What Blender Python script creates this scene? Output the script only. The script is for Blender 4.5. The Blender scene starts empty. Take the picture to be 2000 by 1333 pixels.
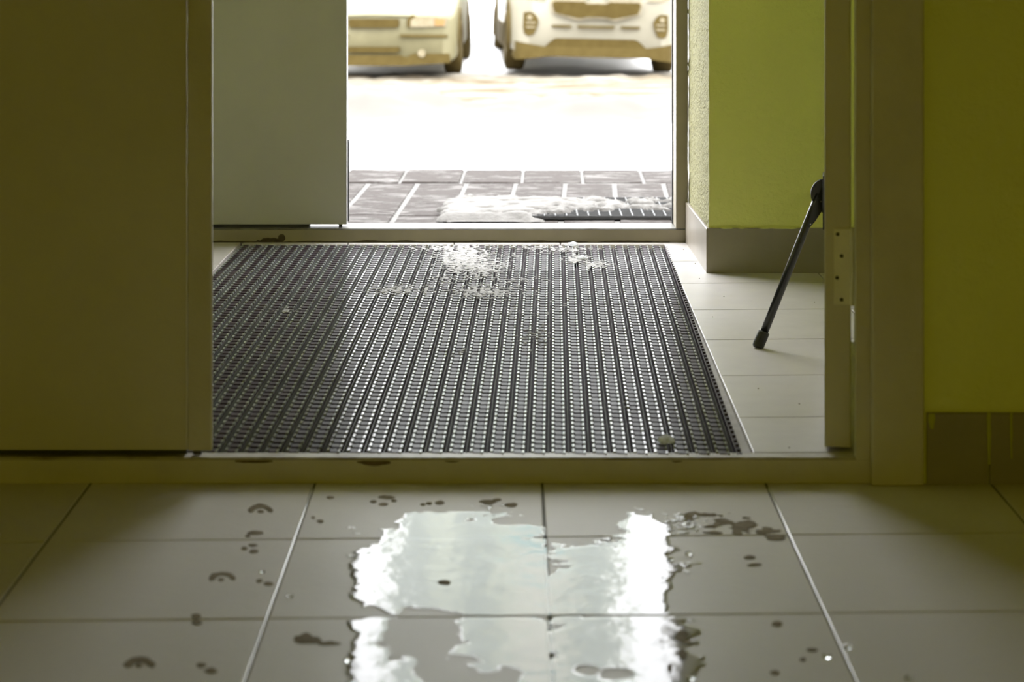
import bpy, bmesh, math, random
from mathutils import Vector, Matrix, noise

random.seed(7)
sc = bpy.context.scene
C = sc.collection
R = math.radians

# ------------------------------------------------------------------ camera
F, CH, HZ = 4355.0, 0.98, -140.0          # focal length in pixels, eye height, horizon row
cam_d = bpy.data.cameras.new('camera')
cam = bpy.data.objects.new('camera', cam_d)
C.objects.link(cam)
cam.location = (0, 0, CH)
cam.rotation_euler = (R(90), 0, 0)
cam_d.sensor_width = 36.0
cam_d.lens = 36.0 * F / 2000.0
cam_d.shift_y = (HZ - 666.5) / 2000.0
cam_d.clip_start, cam_d.clip_end = 0.05, 400
cam_d.dof.use_dof = True
cam_d.dof.focus_distance = 5.7
cam_d.dof.aperture_fstop = 5.6
sc.camera = cam

# ------------------------------------------------------------------ world: even winter overcast
w = bpy.data.worlds.new('overcast')
sc.world = w
w.use_nodes = True
bg = w.node_tree.nodes['Background']
bg.inputs['Color'].default_value = (0.97, 0.98, 1.0, 1)
# overcast sky: zenith three times as bright as the horizon
_t = w.node_tree
_tc = _t.nodes.new('ShaderNodeTexCoord')
_sx = _t.nodes.new('ShaderNodeSeparateXYZ')
_mr = _t.nodes.new('ShaderNodeMapRange')
SKY = 15.8
_mr.inputs['To Min'].default_value = SKY / 3
_mr.inputs['To Max'].default_value = SKY
_t.links.new(_tc.outputs['Generated'], _sx.inputs[0])
_t.links.new(_sx.outputs['Z'], _mr.inputs['Value'])
_t.links.new(_mr.outputs[0], bg.inputs['Strength'])

# ------------------------------------------------------------------ lights (unseen warm fill added behind the camera to brighten the hall)
def area(name, loc, size, power, col, rot=(0, 0, 0)):
    l = bpy.data.lights.new(name, 'AREA')
    l.shape = 'SQUARE'
    l.size = size
    l.energy = power
    l.color = col
    o = bpy.data.objects.new(name, l)
    o.location = loc
    o.rotation_euler = rot
    C.objects.link(o)
    return o
area('warm_fill', (0.2, -2.5, 0.62), 0.9, 15.5, (1.0, 0.81, 0.03), (R(90), 0, 0))

sc.view_settings.view_transform = 'Standard'
sc.view_settings.look = 'None'
sc.view_settings.exposure = 0.0
sc.view_settings.gamma = 1.0
sc.view_settings.use_curve_mapping = False
sc.cycles.use_denoising = True
sc.cycles.max_bounces = 12
sc.cycles.diffuse_bounces = 7
sc.cycles.sample_clamp_indirect = 12.0

# ------------------------------------------------------------------ materials
def nt(name):
    m = bpy.data.materials.new(name)
    m.use_nodes = True
    t = m.node_tree
    return m, t, t.nodes['Principled BSDF']

def nd(t, kind, **kw):
    n = t.nodes.new(kind)
    for k, v in kw.items():
        setattr(n, k, v)
    return n

def noise_fac(t, scale, detail=4, lo=0.4, hi=0.6, vec='Object', stretch=None, rough=0.55):
    tc = nd(t, 'ShaderNodeTexCoord')
    src = tc.outputs[vec]
    if stretch:
        mp = nd(t, 'ShaderNodeMapping')
        mp.inputs['Scale'].default_value = stretch
        t.links.new(src, mp.inputs['Vector'])
        src = mp.outputs[0]
    n = nd(t, 'ShaderNodeTexNoise')
    n.inputs['Scale'].default_value = scale
    n.inputs['Detail'].default_value = detail
    n.inputs['Roughness'].default_value = rough
    t.links.new(src, n.inputs['Vector'])
    mr = nd(t, 'ShaderNodeMapRange')
    mr.inputs['From Min'].default_value = lo
    mr.inputs['From Max'].default_value = hi
    t.links.new(n.outputs['Fac'], mr.inputs['Value'])
    return mr.outputs['Result']

def mixc(t, fac, a, b):
    m = nd(t, 'ShaderNodeMix', data_type='RGBA')
    for s, v in ((m.inputs[6], a), (m.inputs[7], b)):
        if isinstance(v, tuple):
            s.default_value = (*v, 1)
        else:
            t.links.new(v, s)
    if isinstance(fac, float):
        m.inputs[0].default_value = fac
    else:
        t.links.new(fac, m.inputs[0])
    return m.outputs[2]

def mapv(t, fac, a, b):
    mr = nd(t, 'ShaderNodeMapRange')
    mr.inputs['To Min'].default_value = a
    mr.inputs['To Max'].default_value = b
    t.links.new(fac, mr.inputs['Value'])
    return mr.outputs['Result']

def bump(t, p, fac, dist, strength=1.0):
    b = nd(t, 'ShaderNodeBump')
    b.inputs['Strength'].default_value = strength
    b.inputs['Distance'].default_value = dist
    t.links.new(fac, b.inputs['Height'])
    t.links.new(b.outputs[0], p.inputs['Normal'])

def mat(name, col, rough=0.5, col2=None, scale=3.0, lo=0.35, hi=0.65, r2=None, metal=0.0,
        bmp=None, bscale=None, spec=0.5, detail=4, stretch=None):
    m, t, p = nt(name)
    p.inputs['Base Color'].default_value = (*col, 1)
    p.inputs['Roughness'].default_value = rough
    p.inputs['Metallic'].default_value = metal
    p.inputs['Specular IOR Level'].default_value = spec
    if col2 or r2 is not None:
        f = noise_fac(t, scale, detail, lo, hi, stretch=stretch)
        if col2:
            t.links.new(mixc(t, f, col, col2), p.inputs['Base Color'])
        if r2 is not None:
            t.links.new(mapv(t, f, rough, r2), p.inputs['Roughness'])
    if bmp:
        f2 = noise_fac(t, bscale or scale * 8, 3, 0.3, 0.7)
        bump(t, p, f2, bmp)
    return m

M = {}
M['tile'] = mat('floor_tile_glaze', (0.74, 0.705, 0.675), 0.40, (0.69, 0.66, 0.63), 4.0, lo=0.2, hi=0.8, r2=0.46, spec=0.05, bmp=0.0004, bscale=25)
M['vtile'] = mat('vestibule_tile_glaze', (0.52, 0.49, 0.465), 0.36, (0.47, 0.445, 0.42), 5.0, r2=0.45, spec=0.35)
M['grout'] = mat('grout', (0.13, 0.12, 0.11), 0.8, (0.2, 0.19, 0.17), 20)
M['glare_pale'] = mat('pale_glare_bead', (0.78, 0.78, 0.76), 0.16, (0.6, 0.59, 0.57), 9)
M['concrete'] = mat('pit_screed', (0.42, 0.40, 0.37), 0.8, (0.5, 0.48, 0.45), 30)
M['door'] = mat('door_paint', (0.60, 0.57, 0.44), 0.42, (0.55, 0.52, 0.40), 2.0, bmp=0.0002, bscale=120)
M['frame_out'] = mat('outer_frame_paint', (0.31, 0.27, 0.20), 0.45, (0.265, 0.23, 0.17), 6.0)
M['door_grey'] = mat('grey_door_paint', (0.45, 0.44, 0.44), 0.38, (0.42, 0.41, 0.41), 3.0)
M['frame'] = mat('frame_paint', (0.58, 0.55, 0.43), 0.42, (0.52, 0.49, 0.38), 6.0, bmp=0.0004, bscale=60)
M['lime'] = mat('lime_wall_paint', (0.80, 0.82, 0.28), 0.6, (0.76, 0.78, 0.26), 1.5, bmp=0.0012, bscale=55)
M['stucco'] = mat('dimmed_lime_stucco', (0.30, 0.285, 0.125), 0.85, (0.345, 0.325, 0.18), 60, bmp=0.006, bscale=110)  # same lime paint, darkened to tone down the daylight on the return
M['skirt'] = mat('skirting_tile', (0.30, 0.265, 0.22), 0.35, (0.26, 0.23, 0.19), 7.0)
M['drip'] = mat('paint_drip', (0.42, 0.43, 0.06), 0.5)
M['ceil'] = mat('ceiling_paint', (0.50, 0.48, 0.40), 0.8, (0.46, 0.44, 0.37), 2.0)
M['facade_ext'] = mat('outer_render', (0.35, 0.33, 0.30), 0.9, (0.3, 0.28, 0.26), 3.0)
M['steel'] = mat('hinge_paint', (0.76, 0.74, 0.58), 0.35, (0.70, 0.68, 0.53), 30)
M['hole'] = mat('dark_recess', (0.03, 0.025, 0.02), 0.6)
M['black'] = mat('black_enamel', (0.014, 0.014, 0.016), 0.26, (0.022, 0.022, 0.025), 40, spec=0.8)
M['rubber'] = mat('black_rubber', (0.025, 0.025, 0.025), 0.55, (0.04, 0.04, 0.04), 40)
M['chrome'] = mat('bright_metal', (0.75, 0.75, 0.75), 0.2, metal=1.0)
M['mat_pad'] = mat('mat_pad_sheen', (0.23, 0.245, 0.24), 0.12, (0.28, 0.30, 0.29), 3.5, lo=0.4, hi=0.62, r2=0.26, spec=0.10, bmp=0.0002, bscale=90)  # pale pad colour stands in for sheen on the black plastic
M['mat_bar'] = mat('mat_plastic', (0.040, 0.030, 0.036), 0.35, (0.068, 0.053, 0.062), 5.0, r2=0.46, spec=0.035)
M['mat_base'] = mat('mat_groove', (0.026, 0.016, 0.021), 0.8, (0.045, 0.032, 0.038), 6.0, spec=0.1)
M['snow'] = mat('snow', (0.88, 0.89, 0.90), 0.7, (0.8, 0.81, 0.82), 30, bmp=0.002, bscale=150)
def translucent_snow(name, col, amount):
    m = mat(name, col, 0.7, tuple(c * .92 for c in col), 30, bmp=0.002, bscale=150)
    t = m.node_tree
    p = t.nodes['Principled BSDF']
    out = t.nodes['Material Output']
    tl = nd(t, 'ShaderNodeBsdfTranslucent')
    tl.inputs['Color'].default_value = (*col, 1)
    mx = nd(t, 'ShaderNodeMixShader')
    mx.inputs[0].default_value = amount
    t.links.new(p.outputs[0], mx.inputs[1])
    t.links.new(tl.outputs[0], mx.inputs[2])
    t.links.new(mx.outputs[0], out.inputs['Surface'])
    return m
M['snow'] = translucent_snow('snow', (0.9, 0.91, 0.92), 0.55)
M['ice'] = mat('clear_ice', (0.95, 0.97, 0.97), 0.12)
M['ice'].node_tree.nodes['Principled BSDF'].inputs['Transmission Weight'].default_value = 1.0
M['ice'].node_tree.nodes['Principled BSDF'].inputs['IOR'].default_value = 1.31
M['slush'] = mat('thin_slush', (0.38, 0.37, 0.355), 0.7, (0.22, 0.213, 0.20), 40, spec=0.1, bmp=0.002, bscale=200)
M['mud'] = mat('wet_mud', (0.21, 0.175, 0.12), 0.9, (0.30, 0.255, 0.185), 60, spec=0.1)
M['mud_dark'] = mat('dark_wet_mud', (0.055, 0.042, 0.027), 0.9, (0.09, 0.07, 0.045), 60, spec=0.1)
M['chip'] = mat('bare_wood_chip', (0.10, 0.065, 0.035), 0.7, (0.17, 0.12, 0.07), 60)
M['sill_top'] = mat('worn_threshold_top', (0.46, 0.43, 0.36), 0.5, (0.26, 0.22, 0.165), 9.0, lo=0.45, hi=0.66, spec=0.2)

M['sill_out'] = mat('worn_sill_top', (0.16, 0.155, 0.14), 0.5, (0.10, 0.09, 0.075), 14.0, lo=0.45, hi=0.68, spec=0.2)

# paving: dark wet stone with streaks of thin trodden snow
def paving_material():
    m, t, p = nt('snowy_paving')
    f = noise_fac(t, 7.0, 9, 0.48, 0.66, stretch=(1, 1.8, 1), rough=0.72)
    g = noise_fac(t, 40.0, 3, 0.3, 0.7)
    base = mixc(t, g, (0.026, 0.0215, 0.019), (0.037, 0.031, 0.0275))
    t.links.new(mixc(t, f, base, (0.13, 0.123, 0.116)), p.inputs['Base Color'])
    p.inputs['Roughness'].default_value = 0.85
    p.inputs['Specular IOR Level'].default_value = 0.1
    bump(t, p, f, 0.004)
    return m
M['paver'] = paving_material()
M['joint_snow'] = mat('joint_snow', (0.082, 0.079, 0.074), 0.8, (0.115, 0.111, 0.105), 20, spec=0.12)

# street ground: snow with brown slush on the road band
def ground_material():
    m, t, p = nt('street_snow')
    tc = nd(t, 'ShaderNodeTexCoord')
    sx = nd(t, 'ShaderNodeSeparateXYZ')
    t.links.new(tc.outputs['Object'], sx.inputs[0])
    def band(a, b, c, d):
        lo = nd(t, 'ShaderNodeMapRange', interpolation_type='SMOOTHSTEP')
        lo.inputs['From Min'].default_value, lo.inputs['From Max'].default_value = a, b
        hi = nd(t, 'ShaderNodeMapRange', interpolation_type='SMOOTHSTEP')
        hi.inputs['From Min'].default_value, hi.inputs['From Max'].default_value = d, c
        for q in (lo, hi):
            t.links.new(sx.outputs['Y'], q.inputs['Value'])
        mu = nd(t, 'ShaderNodeMath', operation='MULTIPLY')
        t.links.new(lo.outputs[0], mu.inputs[0])
        t.links.new(hi.outputs[0], mu.inputs[1])
        return mu.outputs[0]
    road = band(19.3, 20.4, 24.7, 26.6)
    bank = band(17.3, 17.6, 19.3, 20.2)
    kerb = band(17.18, 17.26, 17.34, 17.42)
    n1 = noise_fac(t, 1.6, 7, 0.38, 0.62, stretch=(0.5, 1.6, 1), rough=0.65)
    n2 = noise_fac(t, 3.0, 6, 0.45, 0.6)
    def mul(a, b):
        mu = nd(t, 'ShaderNodeMath', operation='MULTIPLY')
        t.links.new(a, mu.inputs[0]); t.links.new(b, mu.inputs[1])
        return mu.outputs[0]
    slush = mixc(t, n1, (0.15, 0.138, 0.114), (0.062, 0.046, 0.025))
    rk = mixc(t, bank, (0.80, 0.80, 0.80), (0.084, 0.079, 0.070))
    rk = mixc(t, road, rk, slush)
    t.links.new(mixc(t, mul(kerb, n2), rk, (0.062, 0.049, 0.030)), p.inputs['Base Color'])
    p.inputs['Roughness'].default_value = 0.9
    p.inputs['Specular IOR Level'].default_value = 0.1
    return m
M['ground'] = ground_material()

def glass_material():
    m = bpy.data.materials.new('window_glass')
    m.use_nodes = True
    t = m.node_tree
    t.nodes.clear()
    out = nd(t, 'ShaderNodeOutputMaterial')
    tr = nd(t, 'ShaderNodeBsdfTransparent')
    tr.inputs['Color'].default_value = (0.94, 0.96, 0.95, 1)
    gl = nd(t, 'ShaderNodeBsdfGlossy')
    gl.inputs['Roughness'].default_value = 0.02
    fr = nd(t, 'ShaderNodeFresnel')
    mx = nd(t, 'ShaderNodeMixShader')
    t.links.new(fr.outputs[0], mx.inputs[0])
    t.links.new(tr.outputs[0], mx.inputs[1])
    t.links.new(gl.outputs[0], mx.inputs[2])
    t.links.new(mx.outputs[0], out.inputs['Surface'])
    return m
M['pane_glass'] = glass_material()

def water_material():
    m = bpy.data.materials.new('thin_water')
    m.use_nodes = True
    t = m.node_tree
    t.nodes.clear()
    out = nd(t, 'ShaderNodeOutputMaterial')
    tr = nd(t, 'ShaderNodeBsdfTransparent')
    tr.inputs['Color'].default_value = (0.97, 0.98, 0.98, 1)
    gl = nd(t, 'ShaderNodeBsdfGlossy')
    gl.inputs['Roughness'].default_value = 0.085
    fr = nd(t, 'ShaderNodeFresnel')
    fr.inputs['IOR'].default_value = 1.33
    mx = nd(t, 'ShaderNodeMixShader')
    f = noise_fac(t, 14.0, 3, 0.3, 0.7)
    b = nd(t, 'ShaderNodeBump')
    b.inputs['Strength'].default_value = 0.35
    b.inputs['Distance'].default_value = 0.0012
    t.links.new(f, b.inputs['Height'])
    t.links.new(b.outputs[0], gl.inputs['Normal'])
    t.links.new(b.outputs[0], fr.inputs['Normal'])
    t.links.new(fr.outputs[0], mx.inputs[0])
    t.links.new(tr.outputs[0], mx.inputs[1])
    t.links.new(gl.outputs[0], mx.inputs[2])
    t.links.new(mx.outputs[0], out.inputs['Surface'])
    return m
M['water'] = water_material()

# ------------------------------------------------------------------ mesh helpers
def new_obj(name, verts, faces, mats, parent=None, midx=None, smooth=False):
    me = bpy.data.meshes.new(name)
    me.from_pydata([tuple(v) for v in verts], [], faces)
    if not isinstance(mats, (list, tuple)):
        mats = [mats]
    for m in mats:
        me.materials.append(m)
    if midx:
        me.polygons.foreach_set('material_index', midx)
    if smooth:
        me.polygons.foreach_set('use_smooth', [True] * len(me.polygons))
    me.update()
    o = bpy.data.objects.new(name, me)
    C.objects.link(o)
    if parent:
        o.parent = parent
    return o

def tag(o, label=None, cat=None, group=None, kind=None):
    if label: o['label'] = label
    if cat: o['category'] = cat
    if group: o['group'] = group
    if kind: o['kind'] = kind
    return o

def empty(name, loc=(0, 0, 0), rz=0.0):
    o = bpy.data.objects.new(name, None)
    o.empty_display_size = 0.1
    C.objects.link(o)
    o.location = loc
    o.rotation_euler = (0, 0, rz)
    return o

def box(name, x0, x1, y0, y1, z0, z1, m, parent=None, bev=0.0, segs=2):
    bm = bmesh.new()
    bmesh.ops.create_cube(bm, size=1.0)
    for v in bm.verts:
        v.co = Vector((x0 + (v.co.x + .5) * (x1 - x0), y0 + (v.co.y + .5) * (y1 - y0), z0 + (v.co.z + .5) * (z1 - z0)))
    if bev:
        bmesh.ops.bevel(bm, geom=bm.edges[:], offset=bev, segments=segs, profile=0.5, affect='EDGES')
    me = bpy.data.meshes.new(name)
    bm.to_mesh(me); bm.free()
    me.materials.append(m)
    o = bpy.data.objects.new(name, me)
    C.objects.link(o)
    if parent:
        o.parent = parent
    return o

def boxes_mesh(lst, inset=0.0):
    """lst of (x0,x1,y0,y1,z0,z1,mi): open-bottomed boxes with a small top inset"""
    V, Fc, MI = [], [], []
    for (x0, x1, y0, y1, z0, z1, mi) in lst:
        b = len(V); i = inset
        V += [(x0, y0, z0), (x1, y0, z0), (x1, y1, z0), (x0, y1, z0),
              (x0 + i, y0 + i, z1), (x1 - i, y0 + i, z1), (x1 - i, y1 - i, z1), (x0 + i, y1 - i, z1)]
        Fc += [(b + 4, b + 5, b + 6, b + 7)] + [(b + k, b + (k + 1) % 4, b + 4 + (k + 1) % 4, b + 4 + k) for k in range(4)]
        MI += [mi] * 5
    return V, Fc, MI

def slab4(name, quad, z0, z1, m, parent, ch=0.0015):
    """chamfered tile on any convex quad"""
    cx = sum(q[0] for q in quad) / 4; cy = sum(q[1] for q in quad) / 4
    def ins(q):
        dx, dy = cx - q[0], cy - q[1]
        return (q[0] + math.copysign(min(ch, abs(dx)), dx), q[1] + math.copysign(min(ch, abs(dy)), dy))
    V = [(x, y, z0) for x, y in quad] + [(x, y, z1 - ch) for x, y in quad] + [(*ins(q), z1) for q in quad]
    Fc = [(8, 9, 10, 11), (3, 2, 1, 0)]
    for k in range(4):
        j = (k + 1) % 4
        Fc += [(k, j, 4 + j, 4 + k), (4 + k, 4 + j, 8 + j, 8 + k)]
    return new_obj(name, V, Fc, m, parent)

def tube(pts, rad, n=12, caps=True):
    V, Fc = [], []
    P = [Vector(p) for p in pts]
    if not isinstance(rad, (list, tuple)):
        rad = [rad] * len(P)
    up = Vector((0, 0, 1))
    for i, p in enumerate(P):
        d = (P[min(i + 1, len(P) - 1)] - P[max(i - 1, 0)]).normalized()
        a = d.cross(up if abs(d.z) < 0.98 else Vector((1, 0, 0))).normalized()
        b = d.cross(a)
        for k in range(n):
            t = 2 * math.pi * k / n
            V.append(p + (a * math.cos(t) + b * math.sin(t)) * rad[i])
    for i in range(len(P) - 1):
        for k in range(n):
            Fc.append((i * n + k, i * n + (k + 1) % n, (i + 1) * n + (k + 1) % n, (i + 1) * n + k))
    if caps:
        Fc += [tuple(range(n))[::-1], tuple((len(P) - 1) * n + k for k in range(n))]
    return V, Fc

def at(x, y, z):
    """point on the level z that the photograph shows at pixel x, y"""
    d = F * (CH - z) / (y - HZ)
    return ((x - 1000) / F * d, d)

def pix(X, Y, z):
    return (1000 + X / Y * F, HZ + (CH - z) / Y * F)

def field_mesh(fn, u0, u1, v0, v1, step, place, thick, soft=0.3, base=0.0):
    """marching squares over fn>0; the sheet domes from its edge up to thick.  place(u, v, h) -> point"""
    nu = int((u1 - u0) / step) + 1; nv = int((v1 - v0) / step) + 1
    val = [[fn(u0 + i * step, v0 + j * step) for j in range(nv)] for i in range(nu)]
    V, Fc, idx = [], [], {}
    def h(f):
        f = max(0.0, min(1.0, f / soft))
        return base + thick * math.sqrt(f)
    def corner(i, j):
        k = (i, j)
        if k not in idx:
            idx[k] = len(V); V.append(place(u0 + i * step, v0 + j * step, h(val[i][j])))
        return idx[k]
    def edge(a, b):
        k = (a, b) if a < b else (b, a)
        if k not in idx:
            fa, fb = val[k[0][0]][k[0][1]], val[k[1][0]][k[1][1]]
            t = fa / (fa - fb)
            idx[k] = len(V)
            V.append(place(u0 + (k[0][0] + t * (k[1][0] - k[0][0])) * step, v0 + (k[0][1] + t * (k[1][1] - k[0][1])) * step, base * 0.7))
        return idx[k]
    for i in range(nu - 1):
        for j in range(nv - 1):
            cs = [(i, j), (i + 1, j), (i + 1, j + 1), (i, j + 1)]
            ins = [val[a][b] > 0 for a, b in cs]
            if not any(ins):
                continue
            poly = []
            for q in range(4):
                a, b = cs[q], cs[(q + 1) % 4]
                if ins[q]:
                    poly.append(corner(*a))
                if ins[q] != ins[(q + 1) % 4]:
                    poly.append(edge(a, b))
            if len(poly) >= 3:
                Fc.append(tuple(poly))
    return V, Fc

def nz(x, y, s, o=0.0):
    return noise.noise(Vector((x * s + o, y * s - o, o * 1.7)))
def fbm(x, y, s, o=0.0, n=4):
    return noise.fractal(Vector((x * s + o, y * s - o, o * 1.7)), 0.9, 2.0, n)

# ================================================================== STRUCTURE
VZ = 0.045                                 # vestibule floor level
# hall floor
fl = box('floor', -2.3, 2.6, -2.6, 4.05, -0.12, -0.003, M['grout'])
tag(fl, 'grey tiled hall floor in front of the threshold', 'floor', kind='structure')
cols = [-1.935, -1.54, -1.142, -0.744, -0.348, 0.0534, 0.448, 0.846, 1.243, 1.64, 2.04]
rows = [1.535, 1.945, 2.355, 2.765, 3.175, 3.587, 3.995]
sh = lambda X, d: d + 0.033 * X * min(1.0, (4.0 - d) / 0.35) if d > 3.6 else d + 0.033 * X
g = 0.0022
for i in range(len(cols) - 1):
    for j in range(len(rows) - 1):
        a, b, c, e = cols[i] + g, cols[i + 1] - g, rows[j] + g, rows[j + 1] - g
        slab4('tile', [(a, sh(a, c)), (b, sh(b, c)), (b, sh(b, e)), (a, sh(a, e))], -0.012,
              random.uniform(-0.0003, 0.0002), M['tile'], fl)
def wob(x0, d0, d1, wd, z):
    V, Fc = [], []
    n = 40
    for k in range(n + 1):
        d = d0 + (d1 - d0) * k / n
        ww = wd * (0.85 + 0.4 * nz(d, x0, 9))
        V += [(x0 + ww * math.cos(R(a)), d, -0.001 + z * math.sin(R(a))) for a in (180, 150, 120, 90, 60, 30, 0)]
        if k:
            q = 7 * k
            Fc += [(q - 7 + i, q + i, q + i + 1, q - 6 + i) for i in range(6)]
    return V, Fc
for x0 in (-0.3495, 0.4495):  # pale glossy beads stand in for glare on the tile edges
    V, Fc = wob(x0, 1.6, 3.9, 0.0026, 0.0026)
    tag(new_obj('glare_bead', V, Fc, M['glare_pale'], fl, smooth=True), 'pale raised bead for glare along the tile joint')

# vestibule floor
vf = box('vestibule_floor', -1.42, 1.52, 3.973, 6.64, -0.10, 0.033, M['concrete'])
tag(vf, 'pale tiled vestibule floor with a sunken mat pit', 'floor', kind='structure')
vrows = [3.975, 4.264, 4.664, 5.071, 5.466, 5.876, 6.265, 6.634]
lip = lambda d: 0.4306 + 0.0075 * (d - 3.973)
llip = lambda d: -0.857 + 0.0186 * (d - 3.985)
vs = lambda X, d: d + (0.045 * (X - 0.55) if 4.0 < d < 6.5 else 0.0)
for j in range(len(vrows) - 1):
    c, e = vrows[j] + .0014, vrows[j + 1] - .0014
    for (xa, xb) in ((lip, lambda d: 0.83), (lambda d: 0.833, lambda d: 1.23), (lambda d: 1.233, lambda d: 1.515),
                     (lambda d: -1.26, llip), (lambda d: -1.415, lambda d: -1.263)):
        slab4('tile', [(xa(c), vs(xa(c), c)), (xb(c), vs(xb(c), c)), (xb(e), vs(xb(e), e)), (xa(e), vs(xa(e), e))],
              0.0325, VZ + random.uniform(-.0003, .0003), M['vtile'], vf)
for k in range(4):
    xa, xb = -0.80 + k * 0.315, -0.80 + k * 0.315 + 0.312
    slab4('tile', [(xa, 6.594), (xb, 6.594), (xb, 6.634), (xa, 6.634)], 0.0325, VZ, M['vtile'], vf)

# hall shell
def wall(name, x0, x1, y0, y1, z0, z1, m, label):
    return tag(box(name, x0, x1, y0, y1, z0, z1, m), label, 'wall', kind='structure')
wall('wall_left', -2.45, -2.3, -2.75, 4.08, 0, 2.7, M['lime'], 'lime green side wall of the hall')
wall('wall_right', 2.6, 2.75, -2.75, 4.08, 0, 2.7, M['lime'], 'lime green side wall of the hall')
wall('wall_back', -2.3, 2.6, -2.75, -2.6, 0, 2.7, M['lime'], 'lime green end wall of the hall')
wf = empty('wall_front', (0.0, 3.935, 0))
tag(wf, 'dim yellow green hall wall beside the inner doorway', 'wall', kind='structure')
for (n, a, b, z0, z1) in (('right_pier', 0.725, 2.6, 0, 2.7), ('left_pier', -2.3, -1.3, 0, 2.7), ('head_wall', -1.3, 0.725, 2.16, 2.7), ('upper_wall', -1.56, 1.66, 2.7, 3.3)):
    box('panel', a, b, 0.0, 0.15, z0, z1, M['lime'], wf)
box('jamb_fill', 0.662, 0.725, 0.027, 0.15, 0, 2.16, M['lime'], wf)
tag(box('ceiling', -2.45, 2.75, -2.75, 4.08, 2.7, 2.85, M['ceil']), 'pale hall ceiling', 'ceiling', kind='structure')
tag(box('vestibule_ceiling', -1.55, 1.65, 4.08, 6.9, 3.2, 3.35, M['ceil']), 'pale vestibule ceiling', 'ceiling', kind='structure')
wall('vestibule_wall_left', -1.56, -1.42, 4.085, 6.63, 0, 3.2, M['lime'], 'lime green left wall of the vestibule')
wall('vestibule_wall_right', 1.52, 1.66, 4.085, 6.04, 0, 3.2, M['lime'], 'lime green right wall of the vestibule')

# wall block beside the outer door: smooth lime face and rough light-struck return
X0, D0, D1 = 0.5316, 6.053, 6.635
def pier():
    root = empty('wall_pier', (X0, D0, 0))
    tag(root, 'lime green wall corner with rough plaster return beside the outer door', 'wall', kind='structure')
    # front face with a slightly ragged corner
    V, Fc = [], []
    n = 60
    zt = [VZ + (3.2 - VZ) * k / n for k in range(n + 1)]
    for z in zt:
        r = 0.0025 * nz(z, 0.3, 22) + 0.0012 * nz(z, 2.1, 70)
        V += [(0.0035 + r, 0.0, z), (1.12, 0.0, z)]
    for k in range(n):
        Fc.append((2 * k, 2 * k + 1, 2 * k + 3, 2 * k + 2))
    new_obj('front_face', V, Fc, M['lime'], root)
    V, Fc = [], []
    m_ = 26; n = 160
    for k in range(n + 1):
        z = VZ + 1.4 * k / n
        for i in range(m_ + 1):
            s = i / m_
            y = s * (D1 - D0)
            r = 0.0025 * nz(z, 0.3, 22) + 0.0012 * nz(z, 2.1, 70) if i == 0 else 0.004 * fbm(y, z, 28, 3.0, 3)
            V.append((0.0035 - 0.0095 * s + r if i else 0.0035 + r, y, z))
    for k in range(n):
        for i in range(m_):
            q = k * (m_ + 1) + i
            Fc.append((q, q + m_ + 1, q + m_ + 2, q + 1))
    tag(new_obj('return_face', V, Fc, M['stucco'], root, smooth=True), 'rough stucco return darkened against the daylight')
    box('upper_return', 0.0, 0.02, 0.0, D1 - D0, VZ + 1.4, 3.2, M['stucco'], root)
    box('core', 0.012, 1.12, 0.004, 0.83, 0.03, 3.2, M['facade_ext'], root)
    return root
pier()
bp = empty('baseboard_right', (X0, D0 - 0.008, VZ))
tag(bp, 'taupe tile skirting around the lime wall corner', 'baseboard', kind='structure')
def skirt_tile(parent, p0, p1, z0, z1, th, name='tile'):
    d = Vector((p1[0] - p0[0], p1[1] - p0[1], 0)).normalized()
    nrm = Vector((-d.y, d.x, 0))
    V = []
    for zz, ins, off in ((z0, 0, 0), (z1 - .002, 0, 0), (z1, 0, 0.002)):
        for s in (0, 1):
            b = p0 if s == 0 else p1
            V.append((b[0] + nrm.x * off, b[1] + nrm.y * off, zz))
    for s in (0, 1):
        b = p0 if s == 0 else p1
        V += [(b[0] + nrm.x * th, b[1] + nrm.y * th, z0), (b[0] + nrm.x * th, b[1] + nrm.y * th, z1)]
    Fc = [(0, 1, 3, 2), (2, 3, 5, 4), (4, 5, 9, 7), (6, 7, 9, 8), (0, 2, 4, 7, 6), (1, 8, 9, 5, 3)]
    return new_obj(name, V, Fc, M['skirt'], parent)
# front run (local coordinates of the skirting), then the return
for (a, b) in ((0.0005, 0.40), (0.402, 0.80), (0.802, 1.0)):
    skirt_tile(bp, (a, 0.0), (b, 0.0), 0.0, 0.122, 0.0078)
skirt_tile(bp, (-0.0125, 0.446), (-0.0045, 0.003), 0.0, 0.121, 0.0078)
skirt_tile(bp, (-0.0155, 0.588), (-0.0125, 0.448), 0.0, 0.121, 0.0078)
# lime paint run along the ragged top edge of the skirting
def ragged(u, v):
    return 0.0006 + 0.0055 * fbm(u, 0.2, 9, 5, 4) - abs(v + .001)
V, Fc = field_mesh(ragged, 0.0, 0.52, -0.008, 0.008, 0.0012, lambda u, v, h: (u, -0.0002 - h * .3, 0.1225 + v), 0.0012, 0.004, 0.0003)
tag(new_obj('paint_edge', V, Fc, M['lime'], bp), 'lime paint smeared on tile edge')

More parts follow.
